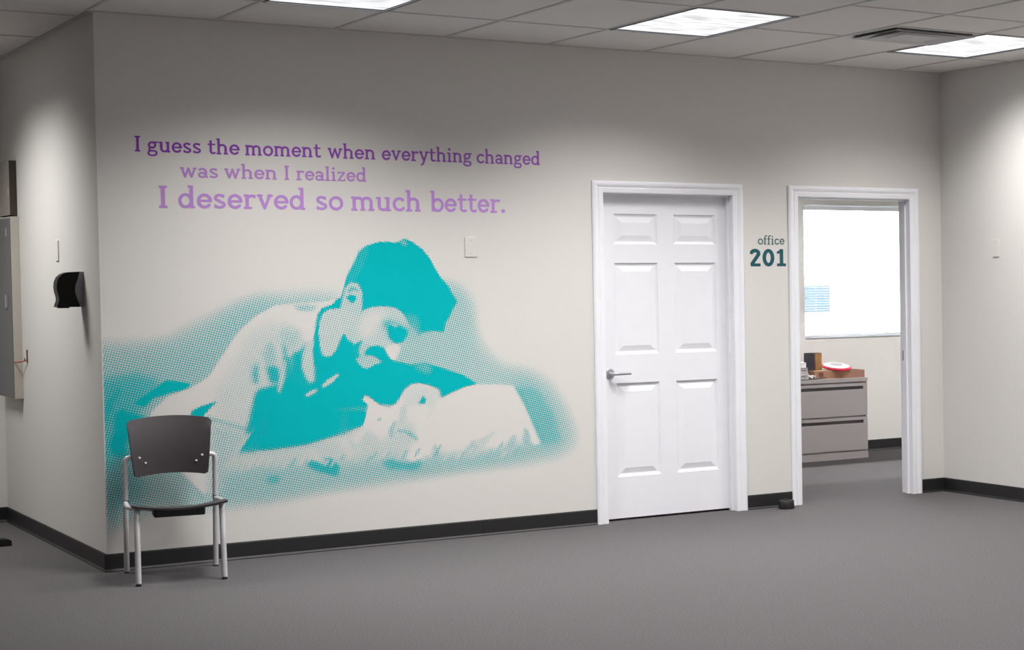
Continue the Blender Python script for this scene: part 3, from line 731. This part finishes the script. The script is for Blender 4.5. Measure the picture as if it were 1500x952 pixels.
exec_list = [
 # surrounding haze of dots
 ('O', [(-60,338),(0,338),(120,335),(225,325),(275,290),(350,258),(440,212),(540,190),(640,186),(745,186),(780,330),(900,360),(1040,150),(1120,172),(1162,215),(1150,260),(1175,340),(1235,405),(1320,418),(1385,455),(1430,520),(1465,600),(1462,655),(1400,690),(1280,708),(1100,730),(980,750),(850,768),(700,792),(550,820),(420,842),(300,850),(150,862),(60,905),(-60,930)], .38, 11),
 ('O', [(-60,400),(100,395),(250,350),(330,320),(420,240),(520,200),(560,260),(420,380),(330,480),(200,560),(60,800),(-60,830)], .47, 12),
 ('O', [(1270,440),(1330,450),(1400,540),(1430,620),(1400,665),(1200,690),(1000,715),(1000,680),(1340,640)], .50, 10),
 ('O', [(1060,150),(1105,165),(1150,250),(1150,380),(1060,400),(930,390),(950,330)], .42, 7),
 # dark sweep on the left
 ('P', [(140,560),(200,548),(235,560),(205,600),(190,665),(170,700),(140,705)], .66, 6),
 ('A', [(245,825),(370,735),(450,680),(600,700),(575,735),(480,755),(370,790),(310,850)], .97, 1),
 ('A', [(60,900),(70,820),(150,730),(160,750),(110,830),(100,950),(50,952)], .85, 3),
 ('S', [(110,120),(165,90),(210,115),(280,135),(330,150),(260,180),(180,330),(180,420),(130,420),(90,400),(75,330),(110,250)], .93, 2),
 ('S', [(10,300),(45,200),(75,110),(95,110),(75,230),(50,330),(40,360)], .6, 3),
 ('S', [(10,470),(150,430),(350,580),(350,700),(200,800),(60,850),(10,850)], .52, 12),
 # shirt and shoulders: bare wall with light shading
 ('O', [(748,198),(700,212),(600,217),(545,224),(485,258),(432,308),(390,370),(345,440),(292,474),(222,500),(172,545),(150,620),(330,800),(420,760),(440,670),(482,606),(512,520),(560,520),(640,440),(670,350),(700,240)], .045, 1),
 ('O', [(470,300),(560,270),(600,300),(640,430),(520,560),(480,610),(440,600),(370,575),(360,500),(420,400)], .16, 9),
 ('O', [(350,580),(470,610),(430,680),(400,740),(380,800),(340,800)], .30, 6),
 ('O', [(340,560),(480,600),(478,612),(400,590),(340,572)], .45, 2),
 ('F', [(5,115),(60,85),(150,55),(205,40),(150,90),(100,150),(85,170),(0,165)], .95, 1),
 # strip of dots behind the shoulder
 ('G', [(545,60),(700,50),(830,70),(780,120),(620,115)], .46, 2),
 # folds
 ('G', [(350,400),(520,300),(660,400),(600,560),(450,520)], .34, 6),
 ('G', [(190,620),(280,500),(350,590),(360,720),(220,740)], .36, 4),
 ('G', [(70,760),(150,700),(150,960),(60,960)], .5, 3),
 ('G', [(235,760),(330,750),(385,790),(420,960),(280,960)], .82, 3),
 ('G', [(430,490),(470,540),(480,650),(535,680),(560,580),(620,620),(680,500),(720,480),(650,680),(670,860),(760,960),(380,1060),(430,850),(435,690)], .80, 3),
 ('G', [(515,690),(560,650),(580,800),(560,840),(520,760)], .32, 2),
 ('G', [(250,500),(300,480),(330,640),(300,760),(250,760),(230,640)], .44, 3),
 ('G', [(95,800),(130,740),(140,960),(95,960)], .62, 2),
 # main dark mass
 ('O', [(515,525),(560,470),(600,440),(640,420),(690,400),(700,330),(760,310),(800,400),(900,395),(1010,400),(1060,415),(1120,435),(1163,462),(1100,482),(1058,502),(1050,478),(990,465),(945,475),(930,500),(910,525),(870,525),(840,510),(822,540),(830,560),(812,592),(720,625),(640,650),(540,664),(438,672),(482,606)], .99, 1),
 ('B', [(235,560),(250,540),(330,520),(420,470),(560,380),(700,300),(740,480),(500,640),(240,720),(190,760)], .96, 3),
 ('O', [(660,340),(690,410),(650,480),(590,450),(600,380)], .90, 4),
 ('B', [(150,850),(200,790),(240,730),(290,600),(300,720),(230,840)], .9, 2),
 ('G', [(720,475),(790,430),(795,600),(805,800),(800,940),(740,960),(690,890),(645,770),(660,620)], .22, 2),
 ('B', [(335,550),(345,500),(360,420),(380,400),(370,500),(350,560)], .24, 2),
 # collar and neck strap
 ('G', [(880,90),(940,70),(1010,45),(1060,-20),(1120,-20),(1095,95),(1000,95),(930,115),(885,180),(862,260),(850,360),(858,520),(880,640),(930,690),(930,760),(800,760),(785,620),(795,420),(815,280),(835,170)], .97, 1),
 # hair
 ('C', [(120,430),(150,370),(170,295),(190,245),(220,195),(245,145),(285,108),(340,90),(385,86),(440,93),(485,70),(525,88),(580,125),(620,175),(645,225),(680,280),(718,325),(742,370),(768,410),(742,450),(722,495),(705,520),(695,572),(640,568),(590,580),(562,612),(535,580),(505,520),(480,480),(440,445),(380,434),(310,440),(268,455),(230,520),(150,500)], .99, 1),
 ('C', [(240,140),(280,108),(300,130),(270,220),(210,320),(180,320),(175,290),(215,200)], .84, 2),
 ('J', [(850,220),(900,260),(1050,300),(1090,380),(1080,560),(1040,640),(960,600),(930,440)], .72, 3),
 # small nicks in the fringe
 ('C', [(458,85),(480,75),(505,95),(500,110),(475,108)], .55, 1),
 ('C', [(345,300),(380,270),(420,340),(430,400),(400,400),(370,350)], .92, 5),
 # ear
 ('C', [(165,335),(195,305),(235,308),(258,350),(262,430),(250,485),(230,530),(150,530),(140,440)], .27, 1),
 ('C', [(180,345),(205,325),(235,340),(240,360),(215,345),(185,365)], .62, 1),
 ('C', [(172,385),(195,372),(222,378),(228,398),(205,418),(185,402)], .95, 1),
 # neck
 ('C', [(45,478),(80,452),(150,445),(235,495),(165,560),(140,620),(120,670),(90,702),(52,705),(35,650),(25,580),(30,525)], .22, 1),
 # cheek, temple, forehead
 ('C', [(225,500),(262,460),(315,438),(400,438),(465,458),(492,500),(512,545),(560,600),(520,640),(470,660),(380,665),(300,640),(250,672),(215,642),(185,600),(160,570)], .26, 1),
 ('C', [(235,545),(270,475),(340,450),(400,470),(340,540),(300,610),(250,600)], .09, 5),
 ('C', [(490,520),(520,530),(560,570),(580,600),(520,660),(490,640),(470,590)], .47, 4),
 ('C', [(555,610),(575,575),(620,565),(700,575),(780,600),(830,690),(820,800),(700,765),(620,735),(520,750),(455,730),(460,640)], .42, 2),
 ('C', [(375,545),(360,520),(400,500),(450,520),(505,555),(500,580),(480,615),(440,640),(400,610)], .62, 3),
 ('C', [(395,545),(420,528),(460,540),(500,565),(498,590),(475,625),(435,632),(405,600)], .96, 1),
 ('C', [(400,520),(440,525),(455,545),(430,550)], .45, 1),
 ('C', [(215,640),(240,625),(262,615),(250,640),(235,690),(225,715),(205,700)], .9, 1),
 ('C', [(238,680),(250,645),(275,628),(300,640),(275,672),(255,695)], .30, 1),
 ('C', [(275,675),(300,648),(345,645),(375,655),(395,690),(410,720),(440,730),(400,755),(350,720),(300,700),(270,705)], .97, 1),
 ('C', [(378,662),(400,645),(440,632),(462,650),(460,670),(442,712),(425,722),(400,700)], .05, 1),
 ('C', [(222,715),(262,698),(305,695),(345,715),(360,738),(325,748),(290,768),(262,765),(235,740)], .36, 1),
 ('C', [(560,740),(610,735),(640,770),(620,800),(580,790),(530,760)], .62, 3),
 # light strokes on the dark sleeve
 ('C', [(38,862),(70,828),(128,793),(136,803),(100,842),(50,872)], .16, 1),
 ('O', [(636,500),(655,483),(680,476),(672,490),(645,503)], .2, 1),
 ('O', [(718,540),(760,536),(830,530),(828,545),(760,546)], .70, 2),
 ('O', [(748,545),(775,545),(770,620),(740,630)], .84, 4),
 # hand, pillow, bedding
 ('E', [(265,240),(290,203),(330,220),(385,270),(430,295),(480,303),(540,268),(570,215),(600,160),(650,118),(700,112),(780,125),(850,160),(862,222),(880,232),(960,190),(1060,142),(1160,120),(1300,120),(1438,130),(1530,300),(1642,567),(1570,590),(1350,640),(1000,740),(500,760),(0,760),(-60,620),(0,545),(100,540),(180,500),(268,450),(285,420),(302,330),(318,282)], .0, 1),
 ('E', [(600,165),(660,125),(780,130),(850,165),(855,240),(780,440),(760,400),(780,290),(700,290),(640,300),(580,260)], .13, 3),
 ('E', [(700,268),(742,205),(762,240),(752,272)], .9, 1),
 ('E', [(550,300),(620,270),(600,420),(520,440),(560,370)], .25, 4),
 ('E', [(480,500),(560,420),(680,400),(700,560),(620,620),(400,640),(380,600)], .20, 6),
 ('E', [(540,465),(640,480),(700,540),(690,560),(600,500),(540,485)], .5, 1),
 ('E', [(380,385),(420,380),(420,400),(385,405)], .5, 1),
 ('E', [(490,560),(470,480),(500,420),(530,400),(500,520)], .45, 2),
 ('O', [(400,700),(440,672),(540,666),(640,652),(740,622),(800,600),(840,600),(880,640),(960,660),(940,700),(800,740),(560,760),(380,770)], .20, 5),
 ('O', [(380,735),(500,715),(640,705),(760,705),(900,690),(1000,680),(1120,672),(1240,662),(1300,640),(1350,650),(1300,692),(1100,722),(950,745),(700,780),(500,815),(390,815)], .45, 7),
 ('O', [(636,700),(690,688),(722,690),(745,715),(738,745),(700,735),(660,722)], .78, 2),
 ('O', [(870,705),(900,690),(940,705),(1000,700),(980,725),(900,722)], .66, 3),
 ('O', [(520,748),(560,740),(560,765),(530,768)], .62, 3),
 ('O', [(635,668),(660,658),(705,700),(690,708)], .14, 2),
 ('O', [(742,628),(762,622),(790,672),(775,690),(750,660)], .12, 2),
 ('O', [(800,610),(830,600),(800,650),(770,625)], .08, 2),
 ('O', [(950,690),(970,655),(1010,650),(1030,672),(990,690),(965,700)], .03, 1),
 ('O', [(1020,690),(1036,640),(1050,680)], .42, 1), ('O', [(1110,690),(1150,630),(1180,655),(1150,690)], .3, 2), ('O', [(1150,640),(1235,596),(1180,660)], .2, 2),
 ('O', [(1235,680),(1270,620),(1285,615),(1275,680)], .36, 2), ('O', [(1304,668),(1306,590),(1326,610),(1330,668)], .42, 2), ('O', [(1330,600),(1358,642),(1340,650),(1316,590)], .02, 1),
 ('O', [(1280,472),(1312,510),(1345,590),(1368,645),(1420,640),(1400,560),(1350,480)], .55, 4),
 ('O', [(1278,470),(1300,505),(1335,580),(1362,640),(1375,640),(1340,560),(1300,480)], .58, 1),
]
for fr, pts, tone, b in exec_list: paint(fr, pts, tone, b)
rs = random.Random(11)
for i in range(34):          # tufts and creases along the bedding
    x = 440+i*25+rs.uniform(-8, 8); y = 712-(x-430)*.055+rs.uniform(-12, 10); l = rs.uniform(18, 40); w_ = rs.uniform(5, 9)
    paint('O', [(x-w_*.3, y+l*.5), (x+w_+l*.35, y-l*.6), (x+w_*1.9+l*.3, y-l*.45), (x+w_, y+l*.4)], rs.choice((.10, .14, .5, .56)), 1)
T = np.clip(T+.07*np.sin(np.clip(T/.46, 0, 1)*PI), 0, 1)
def muralmesh():
    d = .0025; x0, x1, z0, z1 = .004, 2.68, .16, 1.82
    xs = np.arange(x0, x1, d); zs = np.arange(z0, z1, d); X, Z = np.meshgrid(xs, zs)
    # where each point of the wall lies on the drawing sheet (plain projective map of the wall plane)
    dx, dy, dz = X-CAM.x, -CAM.y, Z-CAM.z
    den = dx*CF.x+dy*CF.y+dz*CF.z
    U = 750+PPX+F_PX*(dx*CR.x+dy*CR.y+dz*CR.z)/den-PW[0]-.5; Vv = 476+PPY-F_PX*(dx*CU.x+dy*CU.y+dz*CU.z)/den-PW[1]-.5
    ui = np.clip(U, 0, NX-1.001); vi = np.clip(Vv, 0, NY-1.001); u0 = ui.astype(int); v0 = vi.astype(int); fu = ui-u0; fv = vi-v0
    t = T[v0, u0]*(1-fu)*(1-fv)+T[v0, u0+1]*fu*(1-fv)+T[v0+1, u0]*(1-fu)*fv+T[v0+1, u0+1]*fu*fv
    p = .0125; a = math.radians(-16); A = (X*math.cos(a)+Z*math.sin(a))/p; B = (-X*math.sin(a)+Z*math.cos(a))/p
    s = .5+.25*(np.cos(2*PI*A)+np.cos(2*PI*B))
    F = t-(1-s)*.97-.03+.0
    F[0, :] = F[-1, :] = -1; F[:, 0] = F[:, -1] = -1
    return contour(F, x0, z0, d, -.0012)
mu = print_mesh('wall_mural', [muralmesh()], MT['teal'])
tag(mu, 'teal halftone wall mural of a person lying face down with head beside a pillow', 'mural')
